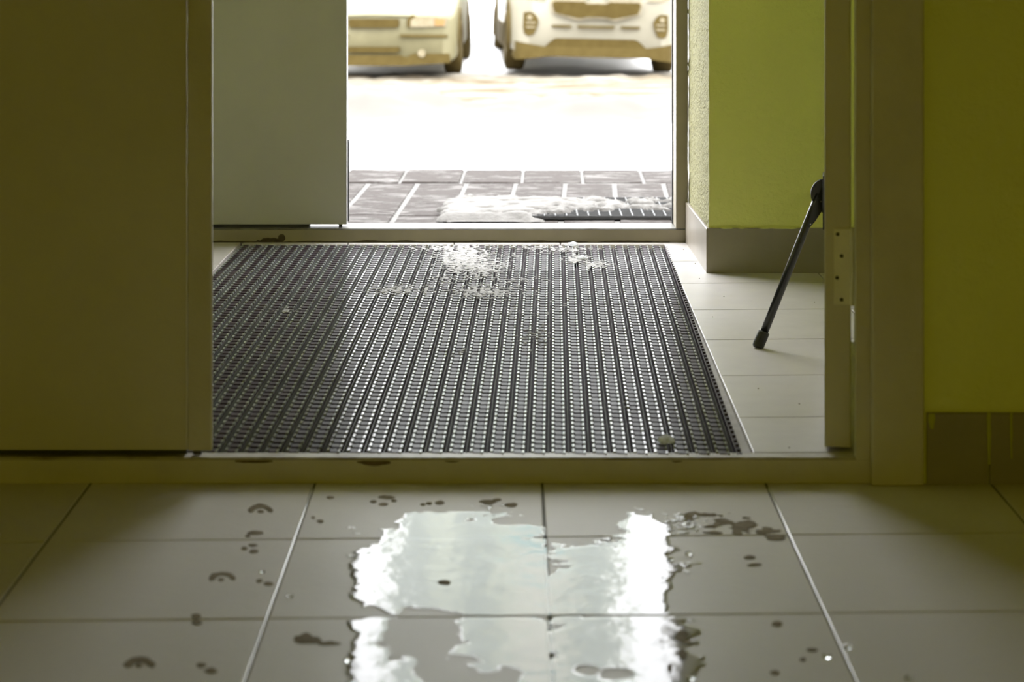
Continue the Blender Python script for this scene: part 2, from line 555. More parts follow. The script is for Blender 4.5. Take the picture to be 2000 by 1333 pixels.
bh = empty('baseboard_front', (0.727, 3.926, 0))
tag(bh, 'dark tile skirting under the hall wall right of the doorway', 'baseboard', kind='structure')
for (a, b) in ((0.004, 0.112), (0.1145, 0.31), (0.3125, 0.71), (0.7125, 1.11), (1.1125, 1.5)):
    skirt_tile(bh, (a, 0.0), (b, 0.0), 0.0, 0.1255, 0.0085)
for (x, wd, zb, s) in ((0.113, 0.0035, 0.035, 1), (0.152, 0.0022, 0.045, 3), (0.012, 0.006, 0.098, 5)):
    def drip(u, v, x=x, wd=wd, zb=zb, s=s):
        t = (v - zb) / (0.1255 - zb)
        return wd * min(1.0, 0.5 + t * .8) * (1 + .4 * nz(v, s, 50)) - abs(u - x - .001 * nz(v, s, 30)) if 0 < t else -0.01
    V, Fc = field_mesh(drip, x - .012, x + .012, zb - .01, 0.127, 0.0015, lambda u, v, h: (u, -0.0003 - h, v), 0.0008, 0.004, 0.0003)
    tag(new_obj('paint_drip', V, Fc, M['drip'], bh), 'yellow green paint drip')

# inner door frame
tf = empty('trim_1', (0.0, 3.935, 0.0))
tag(tf, 'cream painted frame and raised threshold of the inner doorway', 'frame', kind='structure')
# threshold: moulded bar with a worn top
def threshold(name, x0, x1, y0, y1, z0, z1, mf, mt, parent, seed, rag=0.0012):
    n = int((x1 - x0) / 0.012)
    V, Fc, MI = [], [], []
    for k in range(n + 1):
        x = x0 + (x1 - x0) * k / n
        r = rag * abs(fbm(x, seed, 11, seed, 3))
        V += [(x, y0, z0), (x, y0 + .0002, z1 - 0.004 - r), (x, y0 + 0.003 + r, z1 - r * .4), (x, y1, z1), (x, y1, z0)]
    for k in range(n):
        q = 5 * k
        Fc += [(q, q + 5, q + 6, q + 1), (q + 1, q + 6, q + 7, q + 2), (q + 2, q + 7, q + 8, q + 3), (q + 3, q + 8, q + 9, q + 4)]
        MI += [0, 1, 1, 0]
    Fc += [(0, 1, 2, 3, 4), tuple(5 * n + i for i in (4, 3, 2, 1, 0))]
    MI += [0, 0]
    return new_obj(name, V, Fc, [mf, mt], parent, MI)
threshold('threshold', -1.3, 0.632, 0.0, 0.038, 0.0, VZ, M['frame'], M['sill_top'], tf, 1.0)
for i, (a, b, zc, hh) in enumerate(((-0.275, -0.21, 0.0365, 0.006), (-0.49, -0.425, 0.039, 0.0035), (0.28, 0.30, 0.0395, 0.003), (-0.12, -0.09, 0.0395, 0.003))):
    def chip(u, v, a=a, b=b, zc=zc, hh=hh):
        return 1 - ((u - (a + b) / 2) / ((b - a) / 2)) ** 2 - ((v - zc) / hh) ** 2 + 0.6 * fbm(u, v, 40, 2, 3)
    V, Fc = field_mesh(chip, a - .02, b + .02, zc - .012, 0.0405, 0.0015, lambda u, v, h: (u, -0.0002 - h, v), 0.0005, 0.5, 0.0003)
    tag(new_obj('paint_chip', V, Fc, M['chip'], tf), 'brown chipped paint')
box('jamb', 0.607, 0.664, 0.0005, 0.022, 0.0, 2.13, M['frame'], tf, 0.0015)
box('casing', 0.632, 0.7245, -0.019, 0.0, 0.0, 2.16, M['frame'], tf, 0.004, 3)
box('head', -1.3, 0.6315, 0.0, 0.03, 2.105, 2.16, M['frame'], tf, 0.002)
box('jamb', -1.3, -1.255, 0.0, 0.03, 0.045, 2.105, M['frame'], tf, 0.0015)

# closed left leaf of the inner door
d1 = box('door_1', -1.252, -0.5755, 3.948, 3.99, 0.0555, 2.10, M['door'], None, 0.0015)
tag(d1, 'closed cream left leaf of the inner double door', 'door', kind='structure')
box('edge_strip', -0.574, -0.5295, 3.9365, 3.95, 0.0565, 2.10, M['frame'], d1, 0.004, 3)
box('bolt', -0.566, -0.551, 3.955, 3.962, 0.046, 0.057, M['hole'], d1, 0.001)
box('leak_strip', -1.25, -0.578, 3.963, 3.985, 0.0455, 0.0565, M['rubber'], d1)  # added dark strip, blocks light leaking under the leaf

# open right leaf with hinge
lr = math.atan(0.143)
d2 = box('door_2', 0.0, 0.047, 0.0, 1.09, 0.006, 2.05, M['door'], None, 0.0025, 3)
d2.location = (0.5592, 3.991, VZ)
d2.rotation_euler = (0, 0, -lr)
tag(d2, 'open right leaf of the inner door seen edge on with a hinge', 'door', kind='structure')
hg = box('hinge', 0.0165, 0.0475, -0.0022, 0.002, 0.262, 0.398, M['steel'], d2, 0.0008)
V, Fc = tube([(0.0505, -0.004, 0.262), (0.0505, -0.004, 0.398)], 0.0058, 12)
new_obj('knuckle', V, Fc, M['steel'], hg, smooth=False)
for (hx, hz_) in ((0.0235, 0.388), (0.0305, 0.349), (0.0225, 0.310), (0.0305, 0.271)):  # dark discs stand in for the shade inside the holes
    V, Fc = tube([(hx, -0.0026, hz_), (hx, -0.0008, hz_)], 0.0036, 12)
    tag(new_obj('screwhole', V, Fc, M['hole'], hg), 'dark disc for a countersunk screw')

# outer door frame and closed leaf
t2 = empty('trim_2', (0.0, 6.635, VZ))
tag(t2, 'painted frame and sill of the outer doorway', 'frame', kind='structure')
threshold('sill', -1.12, 0.5256, 0.0, 0.12, 0.0, 0.041, M['frame_out'], M['sill_out'], t2, 4.0, 0.0006)
box('jamb', 0.4878, 0.5236, 0.0, 0.12, 0.0412, 3.0, M['frame_out'], t2, 0.0015)
box('door_seal', 0.4838, 0.4878, 0.108, 0.12, 0.0412, 2.1, M['rubber'], t2)
box('jamb', -1.12, -1.07, 0.0, 0.12, 0.0412, 3.0, M['frame_out'], t2, 0.0015)
box('transom_bar', -1.07, 0.4878, 0.0, 0.12, 2.09, 2.14, M['frame_out'], t2, 0.0015)
box('added_panel', -1.07, -0.4925, 0.03, 0.09, 2.14, 3.0, M['frame_out'], t2)  # unseen panel added to narrow the light above the leaf
box('added_overlight', -0.4925, 0.4878, 0.055, 0.061, 2.14, 3.0, M['pane_glass'], t2)  # unseen pane added to bring sky light onto the hall floor
box('head', -1.12, 0.5236, 0.0, 0.12, 3.0, 3.05, M['frame_out'], t2, 0.0015)
box('sill_rebate', -1.0, 0.485, 0.121, 0.16, -0.05, 0.036, M['sill_out'], t2)
def smear(u, v):
    a = 1 - ((u + 0.718) / 0.036) ** 2 - ((v - 0.004) / 0.010) ** 2
    b = 1 - ((u + 0.685) / 0.012) ** 2 - ((v - 0.013) / 0.011) ** 2
    return max(a, b) + 0.5 * fbm(u, v, 45, 8, 3)
V, Fc = field_mesh(smear, -0.79, -0.65, 0.0, 0.034, 0.0015, lambda u, v, h: (u, -0.0002 - h, v), 0.002, 0.5, 0.0003)
tag(new_obj('mud_smear', V, Fc, M['mud_dark'], t2), 'brown mud smear')
def seam(u, v):
    return 0.0035 + 0.004 * fbm(u, 0, 14, 6, 4) - v
V, Fc = field_mesh(seam, -1.0, 0.47, 0.0, 0.012, 0.0024, lambda u, v, h: (u, -0.0003 - h, v), 0.0015, 0.004, 0.0003)
tag(new_obj('dirt_line', V, Fc, M['mud_dark'], t2), 'dirt caught under the sill')

d3 = box('door_3', -1.066, -0.4932, 6.657, 6.705, 0.0955, 2.13, M['door_grey'], None, 0.0015)
tag(d3, 'closed grey left leaf of the outer double door', 'door', kind='structure')
box('bottom_seal', -1.06, -0.605, 6.664, 6.70, 0.0868, 0.0965, M['rubber'], d3)
box('edge_seal', -0.4935, -0.4895, 6.692, 6.703, 0.10, 0.345, M['rubber'], d3)
box('bolt', -0.518, -0.508, 6.668, 6.68, 0.0865, 0.096, M['rubber'], d3)

# outer wall
we = empty('wall_outer', (0, 6.64, 0))
tag(we, 'thick outer wall around the entrance', 'wall', kind='structure')
box('panel', -4.5, -1.12, 0.0, 0.24, -0.6, 4.2, M['facade_ext'], we)
box('panel', 0.545, 4.5, 0.246, 0.25, -0.6, 4.2, M['facade_ext'], we)
box('panel', -1.12, 0.545, 0.0, 0.24, 3.10, 4.2, M['facade_ext'], we)
box('footing', -1.12, 1.6, 0.005, 0.24, -0.6, 0.04, M['facade_ext'], we)

# ------------------------------------------------------------------ porch
PZ = -0.05
po = box('porch', -2.6, 2.6, 6.89, 9.52, -0.75, PZ - 0.004, M['joint_snow'])
tag(po, 'snowy paved porch outside the open door', 'porch', kind='structure')
skew = 0.036
def px_(X, d): return X + skew * (d - 9.02)
pr = [6.90, 7.25, 7.62, 8.0, 8.352, 9.01]
jx = [-0.579 + 0.1985 * k for k in range(-9, 16)]
for i in range(len(jx) - 1):
    for j in range(len(pr) - 1):
        a, b = jx[i] + .0085, jx[i + 1] - .0085
        c, e = pr[j] + .004, pr[j + 1] - (.012 if j == 4 else .004)
        if -2.55 < a and b < 2.5:
            slab4('paver', [(px_(a, c), c), (px_(b, c), c), (px_(b, e), e), (px_(a, e), e)], PZ - .03,
                  PZ + random.uniform(-.002, .002), M['paver'], po, 0.004)
for k in range(-9, 10):
    a, b = 0.040 + 0.2475 * k + .006, 0.040 + 0.2475 * (k + 1) - .006
    if -2.5 < a and b < 2.5:
        slab4('paver', [(a, 9.03), (b, 9.03), (b + .008, 9.50), (a + .008, 9.50)], PZ - .03, PZ + random.uniform(-.001, .003), M['paver'], po, 0.004)

# ------------------------------------------------------------------ street ground
GZ = -0.59
def ghei(X, Y):
    z = 0.012 * fbm(X, Y, 0.9, 1.0, 3)
    if 17.35 < Y < 19.9:
        s = (Y - 17.35) / 2.55
        b = math.sin(math.pi * min(1, s ** 0.75)) ** 1.2
        z += b * (0.16 + 0.08 * nz(X, Y, 1.3, 4) + 0.07 * fbm(X, Y, 3.0, 2, 3))
    if 19.2 < Y < 34:
        q = min(1, (Y - 19.2) / 1.0)
        z += q * (0.035 * fbm(X * .5, Y * 1.6, 1.3, 7, 4) - 0.07)
        z += q * 0.03 * max(0, fbm(X, Y, 5.0, 9, 3)) * (1.6 if 23.2 < Y < 24.8 else .5)
    for (mx, my, r, hh) in ((-0.33, 28.2, 0.55, 0.30), (-0.1, 30.0, 0.8, 0.35), (-0.6, 33.0, 1.4, 0.3)):
        z += hh * math.exp(-((X - mx) ** 2 + (Y - my) ** 2) / r ** 2) * (1 + .3 * nz(X, Y, 3))
    return GZ + z
ys = [9.53]
while ys[-1] < 95:
    ys.append(ys[-1] + (0.35 if ys[-1] < 16.9 else 0.065 if ys[-1] < 20 else 0.09 if ys[-1] < 30 else 0.3 if ys[-1] < 36 else 3.0))
xs = [-16 + 0.5 * k for k in range(25)]
xs += [-4 + 0.1 * k for k in range(1, 91)] + [5 + 0.5 * k for k in range(1, 23)]
V = [(x, y, ghei(x, y)) for y in ys for x in xs]
nx = len(xs)
Fc = [(j * nx + i, j * nx + i + 1, (j + 1) * nx + i + 1, (j + 1) * nx + i) for j in range(len(ys) - 1) for i in range(nx - 1)]
gr = new_obj('street_ground', V, Fc, M['ground'], smooth=True)
tag(gr, 'white snowy street with a ploughed bank and brown slush', 'ground', kind='structure')

# ================================================================== ENTRANCE MAT
mt = empty('entrance_mat', (-0.8435, 3.9795, 0.033), -math.atan(0.0186))
tag(mt, 'large black ribbed plastic scraper mat in the vestibule floor', 'mat')
PX, PY, NC, NR, TH = 0.03655, 0.0367, 34, 71, 0.0142
def strip_mesh():
    L = [(0, PX, 0, PY * NR, 0.0, 0.0035, 2), (0.0001, 0.0254, 0.0005, PY * NR - .0005, 0.0035, TH - .0040, 2)]
    for r in range(NR):
        y = r * PY
        yl = y + 0.012
        L.append((0.0002, 0.0052, yl, yl + 0.0215, TH - .0045, TH, 0))
        yr = y + 0.001
        L.append((0.0203, 0.0252, yr, yr + 0.0215, TH - .0045, TH, 0))
        # interlocking fingers: one from each pad row, a dark slit snakes between them
        L.append((0.0052, 0.0190, yl + .0035, yl + .0180, TH - .0045, TH - .0010, 1))
        L.append((0.0064, 0.0203, yr + .0035, yr + .0180, TH - .0045, TH - .0010, 1))
        for k in range(4):
            yb = y + 0.0010 + k * PY / 4
            L.append((0.0300, 0.0315, yb + .001, yb + 0.0060, 0.0035, TH - .0008, 0))
    V, Fc, MI = boxes_mesh(L, 0.0005)
    me = bpy.data.meshes.new('strip')
    me.from_pydata(V, [], Fc)
    for k in ('mat_pad', 'mat_bar', 'mat_base'):
        me.materials.append(M[k])
    me.polygons.foreach_set('material_index', MI)
    me.update()
    return me
sm = strip_mesh()
for i in range(NC):
    o = bpy.data.objects.new('strip', sm)
    C.objects.link(o)
    o.parent = mt
    o.location = (i * PX, 0, random.uniform(-.0002, .0003))
L = [(NC * PX, NC * PX + .0035, 0, PY * NR, 0, .012, 1)]
for r in range(NR):
    L.append((NC * PX + .0035, NC * PX + .0105, r * PY + .004, r * PY + .020, 0.002, .0125, 1))
V, Fc, MI = boxes_mesh(L, 0.0005)
tag(new_obj('edge_strip', V, Fc, [M['mat_pad'], M['mat_bar']], mt, MI), 'toothed side edge')

# slush trodden over the mat
MTOP = 0.033 + TH
spots = [(905, 505, 48, 32, 1.0), (935, 522, 55, 22, .8), (880, 545, 40, 12, .5), (770, 566, 48, 9, .75), (945, 570, 70, 13, .8),
         (835, 568, 20, 10, .5), (1000, 548, 55, 5, .55), (1105, 488, 55, 6, .6), (1128, 506, 22, 9, .9), (1165, 517, 30, 7, .8),
         (1043, 655, 32, 22, .45), (900, 690, 22, 7, .6), (560, 607, 26, 5, .6), (1060, 484, 60, 5, .55), (985, 500, 40, 8, .35),
         (870, 485, 60, 7, .7), (1090, 600, 24, 10, .3), (1240, 790, 20, 10, .25), (735, 645, 8, 4, .5), (1010, 610, 60, 10, .25)]
def slush(u, v):
    x, y = pix(u, v, MTOP)
    s = -0.22
    b = 0.0
    for (cx, cy, rx, ry, a) in spots:
        q = ((x - cx) / rx) ** 2 + ((y - cy) / ry) ** 2
        if q < 6:
            b = max(b, a * math.exp(-q * .8))
    if b < .04:
        return -1.0
    return b * 1.0 + 0.95 * fbm(u * 0.8, v * 0.6, 110, 3, 4) + .35 * (1 if ((u + .8) % .03655) > .024 else 0) * (b - .2) - 0.62
V, Fc = field_mesh(slush, -0.80, 0.42, 4.2, 6.575, 0.0028, lambda u, v, h: (u, v, MTOP + h), 0.0009, 0.35, 0.0004)
so = new_obj('slush_dusting', V, Fc, M['slush'], smooth=True)
tag(so, 'thin white slush trodden over the black mat', 'slush', kind='stuff')

# snow clump helper
def clump(name, loc, r, label, group=None, seed=0.0, flat=0.7, cat='snow', m='snow', sub=2):
    bm = bmesh.new()
    bmesh.ops.create_icosphere(bm, subdivisions=sub, radius=1.0)
    for v in bm.verts:
        k = 1 + 0.45 * noise.noise(v.co * 1.6 + Vector((seed, seed, 0))) + 0.15 * noise.noise(v.co * 4 + Vector((0, seed, seed)))
        v.co = Vector((v.co.x * r * k * 1.15, v.co.y * r * k, max(-.55, v.co.z) * r * k * flat))
    zmin = min(v.co.z for v in bm.verts)
    for v in bm.verts:
        v.co.z -= zmin
    me = bpy.data.meshes.new(name)
    bm.to_mesh(me); bm.free()
    me.materials.append(M[m])
    o = bpy.data.objects.new(name, me)
    o.location = loc
    C.objects.link(o)
    tag(o, label, cat, group)
    return o
p = at(1302, 866, MTOP)
clump('snow_clump', (p[0], p[1], MTOP - .0005), 0.0135, 'round white snow clump on near right of the black mat', None, 1.3)
p = at(1137, 506, MTOP)
clump('snow_clump', (p[0], p[1], MTOP - .0005), 0.013, 'white snow lump in the slush near the far edge of the mat', None, 4.3, .5)
p = at(1118, 482, MTOP)
clump('snow_clump', (p[0], 6.55, MTOP - .0005), 0.012, 'small snow lump against the outer sill beyond the mat', None, 7.3, .6)

# ================================================================== DOOR PROP
pf = Vector((0.5475, 4.966, VZ))
pt = Vector((0.6835, 4.998, 0.372))
dirv = (pt - pf).normalized()
pp = empty('door_prop', pf)
tag(pp, 'slim black metal prop rod with rubber foot beside the open door', 'prop')
def loc(v): return v - pf
V, Fc = tube([loc(pf + dirv * 0.022), loc(pf + dirv * 0.30), loc(pt + dirv * .012)], [0.0093, 0.0093, 0.0093], 18)
new_obj('tube', V, Fc, M['black'], pp, smooth=True)
V, Fc = tube([Vector((0, 0, 0.0005)), Vector((0, 0, 0.0022)) + dirv * 0.002, dirv * 0.0085 + Vector((0, 0, .003)), dirv * 0.037, dirv * 0.039],
             [0.0100, 0.0130, 0.0134, 0.0128, 0.0108], 18)
new_obj('rubber_foot', V, Fc, M['rubber'], pp, smooth=False)
# flattened fork and pivot plate
def plate(name, pts2, th, origin, ux, uz, m, parent):
    nrm = ux.cross(uz).normalized()
    n = len(pts2)
    V = [origin + ux * a + uz * b + nrm * s * th / 2 for s in (-1, 1) for a, b in pts2]
    Fc = [tuple(range(n)), tuple(range(2 * n - 1, n - 1, -1))] + [(i, n + i, n + (i + 1) % n, (i + 1) % n) for i in range(n)]
    return new_obj(name, V, Fc, m, parent)
ux = Vector((0.99, -0.1, 0)).normalized(); uz = Vector((0, 0, 1))
arc = [(0.030 * math.cos(R(a)), 0.034 * math.sin(R(a))) for a in range(90, 226, 15)]
plate('pivot_plate', [(0.030, 0.036)] + arc + [(0.0, -0.045), (0.030, -0.062)], 0.012, loc(pt + Vector((0.016, 0, 0.012))), ux, uz, M['black'], pp)
side = Vector((dirv.z, 0, -dirv.x)).normalized()
plate('fork', [(0.0, -0.062), (0.007, -0.064), (0.0125, -0.048), (0.0185, -0.02), (0.022, 0.03), (-0.002, 0.03)], 0.020, loc(pt), side, dirv, M['black'], pp)
for (a, b) in ((0.005, -0.056), (0.0085, 0.0)):
    c0 = loc(pt) + side * a + dirv * b
    V, Fc = tube([c0 + Vector((0, -.0122, 0)), c0 + Vector((0, -.0090, 0))], [0.0014, 0.0024], 10)
    tag(new_obj('rivet', V, Fc, M['chrome'], pp), 'bright rivet head')
# base plate on the leaf that carries the pivot, out of sight behind the door edge
mp_ = box('mounting_plate', -0.0065, -0.0005, 0.97, 1.05, 0.265, 0.385, M['black'], pp, 0.001)
mp_.matrix_local = Matrix.Translation(Vector((0.5592, 3.991, VZ)) - pf) @ Matrix.Rotation(-lr, 4, 'Z')

# ================================================================== PUDDLES
def sdf_union(lst, x, y):
    b = -2.0
    for (cx, cy, rx, ry) in lst:
        b = max(b, 1 - math.sqrt(((x - cx) / rx) ** 2 + ((y - cy) / ry) ** 2))
    return b
def puddle(name, wet, dry, label, nzs=0.35, bounds=None, seed=0.0):
    def fn(u, v):
        x, y = pix(u, v, 0)
        f = sdf_union(wet, x, y)
        if f < -0.9:
            return -1.0
        d = sdf_union(dry, x, y) if dry else -2
        n = nzs * (fbm(u, v, 16, seed, 5) + .45 * fbm(u, v, 60, seed + 3, 4))
        return min(f * 1.0 + n, -d * 0.9 + 1.1 * nzs * fbm(u, v, 24, seed + 5, 5) + 0.02)
    (xa, ya, xb, yb) = bounds
    us = [at(xa, yb, 0)[0], at(xb, yb, 0)[0], at(xa, ya, 0)[0], at(xb, ya, 0)[0]]
    d0, d1_ = at(0, yb, 0)[1], at(0, ya, 0)[1]
    V, Fc = field_mesh(fn, min(us), max(us), d0, d1_, 0.0035, lambda a, b, h: (a, b, h), 0.00014, 0.5, 0.0007)
    o = new_obj(name, V, Fc, M['water'], smooth=True)
    tag(o, label, 'puddle')
    return o
puddle('puddle', [(800, 1115, 110, 90), (930, 1100, 150, 110), (1000, 1150, 160, 80), (850, 1030, 80, 26), (960, 1040, 90, 36), (740, 1150, 60, 40)],
       [(835, 1212, 75, 22), (1010, 1018, 40, 10), (720, 1000, 50, 40)],
       'puddle mirroring grey daylight on the tiles left of the middle joint', bounds=(640, 1000, 1066, 1203), seed=2.0)
puddle('puddle', [(1180, 1140, 150, 85), (1260, 1050, 50, 50), (1285, 1120, 32, 100), (1200, 1090, 90, 40)],
       [(1330, 1180, 30, 60), (1120, 1030, 60, 30)],
       'puddle with bright glare streak on the tiles right of the middle joint', nzs=.42, bounds=(1068, 990, 1370, 1202), seed=9.0)
puddle('puddle', [(1215, 1255, 165, 70), (1150, 1300, 90, 50), (1290, 1310, 70, 60), (1220, 1350, 150, 40)],
       [(1150, 1310, 24, 10), (1205, 1318, 30, 12)],
       'nearest puddle with white glare at the bottom of the photo', nzs=.36, bounds=(1074, 1206, 1390, 1400), seed=14.0)
puddle('puddle', [(1010, 1260, 95, 75), (930, 1270, 60, 50), (960, 1225, 80, 20), (740, 1225, 60, 18), (720, 1280, 40, 70), (760, 1330, 70, 40), (1040, 1330, 50, 60)],
       [(820, 1240, 80, 40), (880, 1318, 70, 34), (990, 1330, 40, 24)],
       'shallow puddle with dry islands at the lower edge of the photo', nzs=.36, bounds=(640, 1207, 1072, 1400), seed=21.0)

def drops(u, v):
    x, y = pix(u, v, 0)
    q = max(math.exp(-((x - 1335) / 55) ** 2 - ((y - 1022) / 32) ** 2), .8 * math.exp(-((x - 1175) / 60) ** 2 - ((y - 1058) / 14) ** 2),
            .7 * math.exp(-((x - 960) / 60) ** 2 - ((y - 992) / 12) ** 2))
    return q * 1.15 + 0.9 * fbm(u, v * .8, 95, 31, 2) - 1.0 if q > .08 else -1
V, Fc = field_mesh(drops, -0.12, 0.36, 3.5, 3.88, 0.0022, lambda a, b, h: (a, b, h), 0.0011, 0.4, 0.0004)
tag(new_obj('water_droplets', V, Fc, M['water'], smooth=True), 'small water droplets scattered round the puddles near the threshold', 'water', kind='stuff')

# ================================================================== MUD MARKS AND CRUMBS
def blob(shape, x, y):
    """shape list: ('e', cx, cy, rx, ry) ellipse or ('a', cx, cy, r, w, a0, a1, squash) arc"""
    b = -1.0
    for s in shape:
        if s[0] == 'e':
            b = max(b, 1 - math.hypot((x - s[1]) / s[3], (y - s[2]) / s[4]))
        else:
            _, cx, cy, r, wd, a0, a1, sq = s
            dx, dy = x - cx, (cy - y) / sq
            a = math.degrees(math.atan2(dy, dx))
            rr = math.hypot(dx, dy)
            e = 0 if a0 <= a <= a1 else min(abs(a - a0), abs(a - a1)) / 14.0
            b = max(b, 1 - abs(rr - r) / wd - e)
    return b
def mark(shape, label, n=0.35, name='mud_mark', group=None, seed=0.0, m='mud', base=0.0004):
    xs_ = [s[1] for s in shape]; ys_ = [s[2] for s in shape]
    ext = max([max(s[3], s[4]) if s[0] == 'e' else s[3] + s[4] for s in shape]) + 8
    xa, xb, ya, yb = min(xs_) - ext, max(xs_) + ext, min(ys_) - ext * .5, max(ys_) + ext * .5
    us = [at(xa, yb, 0)[0], at(xb, yb, 0)[0], at(xa, ya, 0)[0], at(xb, ya, 0)[0]]
    d0, d1_ = at(0, yb, 0)[1], at(0, ya, 0)[1]
    def fn(u, v):
        x, y = pix(u, v, 0)
        return blob(shape, x, y) + n * fbm(u, v, 45, seed, 4) - 0.05
    V, Fc = field_mesh(fn, min(us), max(us), d0, d1_, 0.0022, lambda a, b, h: (a, b, h), 0.0006, 0.4, base)
    if not Fc:
        return
    # split into separate dabs: the largest is the mark itself, the others are its parts
    par = list(range(len(V)))
    def root(a):
        while par[a] != a:
            par[a] = par[par[a]]; a = par[a]
        return a
    for f in Fc:
        for a in f[1:]:
            par[root(a)] = root(f[0])
    isl = {}
    for f in Fc:
        isl.setdefault(root(f[0]), []).append(f)
    isl = sorted(isl.values(), key=len, reverse=True)
    o = None
    for k, fs in enumerate(isl):
        if k and len(fs) < 5:
            continue
        ids = sorted({a for f in fs for a in f}); mp = {a: i for i, a in enumerate(ids)}
        q = new_obj(name if k == 0 else 'mud_dab', [V[a] for a in ids], [tuple(mp[a] for a in f) for f in fs], M[m], o, smooth=True)
        if k == 0:
            o = q
    tag(o, label, 'mud', group)
mark([('a', 509, 1006, 22, 6, 25, 155, .75), ('e', 509, 1000, 7, 3)], 'curved muddy print with a dot on the left tiles, farthest of its row', seed=1)
mark([('a', 434, 1140, 24, 6.5, 25, 155, .75), ('e', 433, 1133, 7, 4)], 'curved muddy print with a dot on the left tiles, middle of its row', seed=2)
mark([('a', 273, 1308, 26, 8, 20, 160, .75), ('e', 272, 1301, 7, 4)], 'curved muddy print with a dot on the left tiles, nearest of its row', seed=3)
mark([('e', 499, 1041, 15, 5), ('e', 484, 1048, 6, 3)], 'short slanting mud smudge just beyond the first cross joint on the left tiles', seed=4)
mark([('e', 494, 1066, 12, 4), ('e', 478, 1072, 6, 4), ('e', 496, 1079, 10, 4)], 'three small mud dabs just nearer than the first cross joint on the left tiles', seed=5)
mark([('e', 524, 1142, 10, 5), ('e', 507, 1136, 6, 4)], 'pair of brown mud spots beside the left pale joint bead', seed=6)
mark([('e', 384, 1205, 10, 6), ('e', 384, 1217, 10, 5)], 'mud spot lying on the second cross joint of the left tiles', seed=7)
mark([('e', 393, 1301, 10, 6), ('e', 412, 1310, 14, 6)], 'double mud blot at the bottom of the left tiles', seed=8)
mark([('e', 606, 1252, 28, 9), ('e', 640, 1258, 24, 4), ('e', 600, 1244, 12, 7)], 'dark muddy splat on the tile left of the shallow puddle', .5, seed=9)
mark([('e', 753, 972, 20, 4), ('e', 730, 981, 8, 4), ('e', 748, 986, 8, 3), ('e', 770, 979, 6, 3)], 'ring of small muddy dabs near the threshold left of centre', seed=10)
mark([('e', 645, 973, 8, 3), ('e', 625, 1020, 8, 4), ('e', 612, 1012, 4, 3)], 'few mud drops just right of the left pale joint bead', seed=11)
mark([('e', 838, 984, 8, 3), ('e', 858, 983, 10, 4), ('e', 826, 986, 6, 3)], 'faint mud dabs near the threshold in the middle', seed=12)
mark([('e', 955, 981, 18, 5), ('e', 998, 988, 14, 5), ('e', 970, 977, 10, 3)], 'dark mud dabs near the threshold just left of the middle joint', .45, seed=13)
mark([('e', 868, 1140, 14, 5)], 'single dark mud spot inside the left middle puddle', seed=14, base=0.0016)
mark([('e', 1370, 1006, 38, 5), ('e', 1415, 1020, 24, 7), ('e', 1450, 1026, 26, 11), ('e', 1490, 1038, 26, 8), ('e', 1515, 1050, 22, 7), ('e', 1398, 1028, 18, 5),
      ('e', 1390, 1042, 20, 4), ('e', 1440, 1043, 10, 4), ('e', 1345, 1010, 12, 6)], 'long ragged muddy shoe print on the right tile', .75, seed=15)
mark([('e', 1464, 1089, 12, 4), ('e', 1474, 1104, 16, 4)], 'two short mud strokes below the muddy shoe print', seed=16)
mark([('e', 1518, 1220, 11, 6)], 'small olive mud spot just nearer than the right cross joint', seed=17)
mark([('e', 1330, 1245, 14, 12), ('e', 1342, 1256, 12, 8), ('e', 1333, 1282, 8, 14), ('e', 1308, 1305, 6, 16)], 'dark mud clot at the right rim of the nearest puddle', .6, seed=18)
mark([('e', 1512, 1315, 10, 5), ('e', 1585, 1271, 10, 4), ('e', 1568, 1290, 6, 4)], 'scattered faint mud spots at the bottom of the right tile', seed=19)
cr = [(513, 1119, .004, 'white ice crumb beside the left pale joint bead, farther of two'),
      (566, 1167, .005, 'white ice crumb just right of the left pale joint bead'),
      (680, 1292, .006, 'white ice crumb left of the shallow puddle at the bottom'),
      (1345, 1084, .005, 'white ice crumb right of the bright glare streak'),
      (1310, 1094, .004, 'tiny ice crumb at the edge of the glare streak'),
      (1614, 1286, .0055, 'white ice crumb just left of the right pale joint bead'),
      (1656, 1267, .006, 'white ice crumb just right of the right pale joint bead'),
      (1776, 1327, .006, 'white ice crumb far right at the bottom of the photo'),
      (1352, 1328, .006, 'white ice crumb beside the nearest puddle at the bottom')]
for i, (x, y, r, lab) in enumerate(cr):
    p = at(x, y, 0)
    clump('ice_crumb', (p[0], p[1], 0.0), r, lab, 'ice crumbs on the hall tiles', i * 2.1, 0.75, 'ice', 'ice', 1)
# grit on the vestibule tiles
gv = []
for (x, y) in ((1391, 620), (1590, 591), (1515, 602), (1334, 488), (1357, 515), (1413, 580), (1450, 905 - 40), (1540, 876), (1365, 470 + 75), (1480, 760), (1560, 790)):
    p = at(x, y, VZ)
    if p[0] > 0.45:
        for k in range(1):
            a = random.uniform(.0018, .0032)
            gv.append((p[0] + k * .005, p[0] + k * .005 + a, p[1], p[1] + a * 1.3, VZ - .0003, VZ + .0014, 0))
V, Fc, MI = boxes_mesh(gv, 0.0004)
tag(new_obj('grit', V, Fc, M['mud']), 'dark grit specks on the pale vestibule tiles', 'grit', kind='stuff')

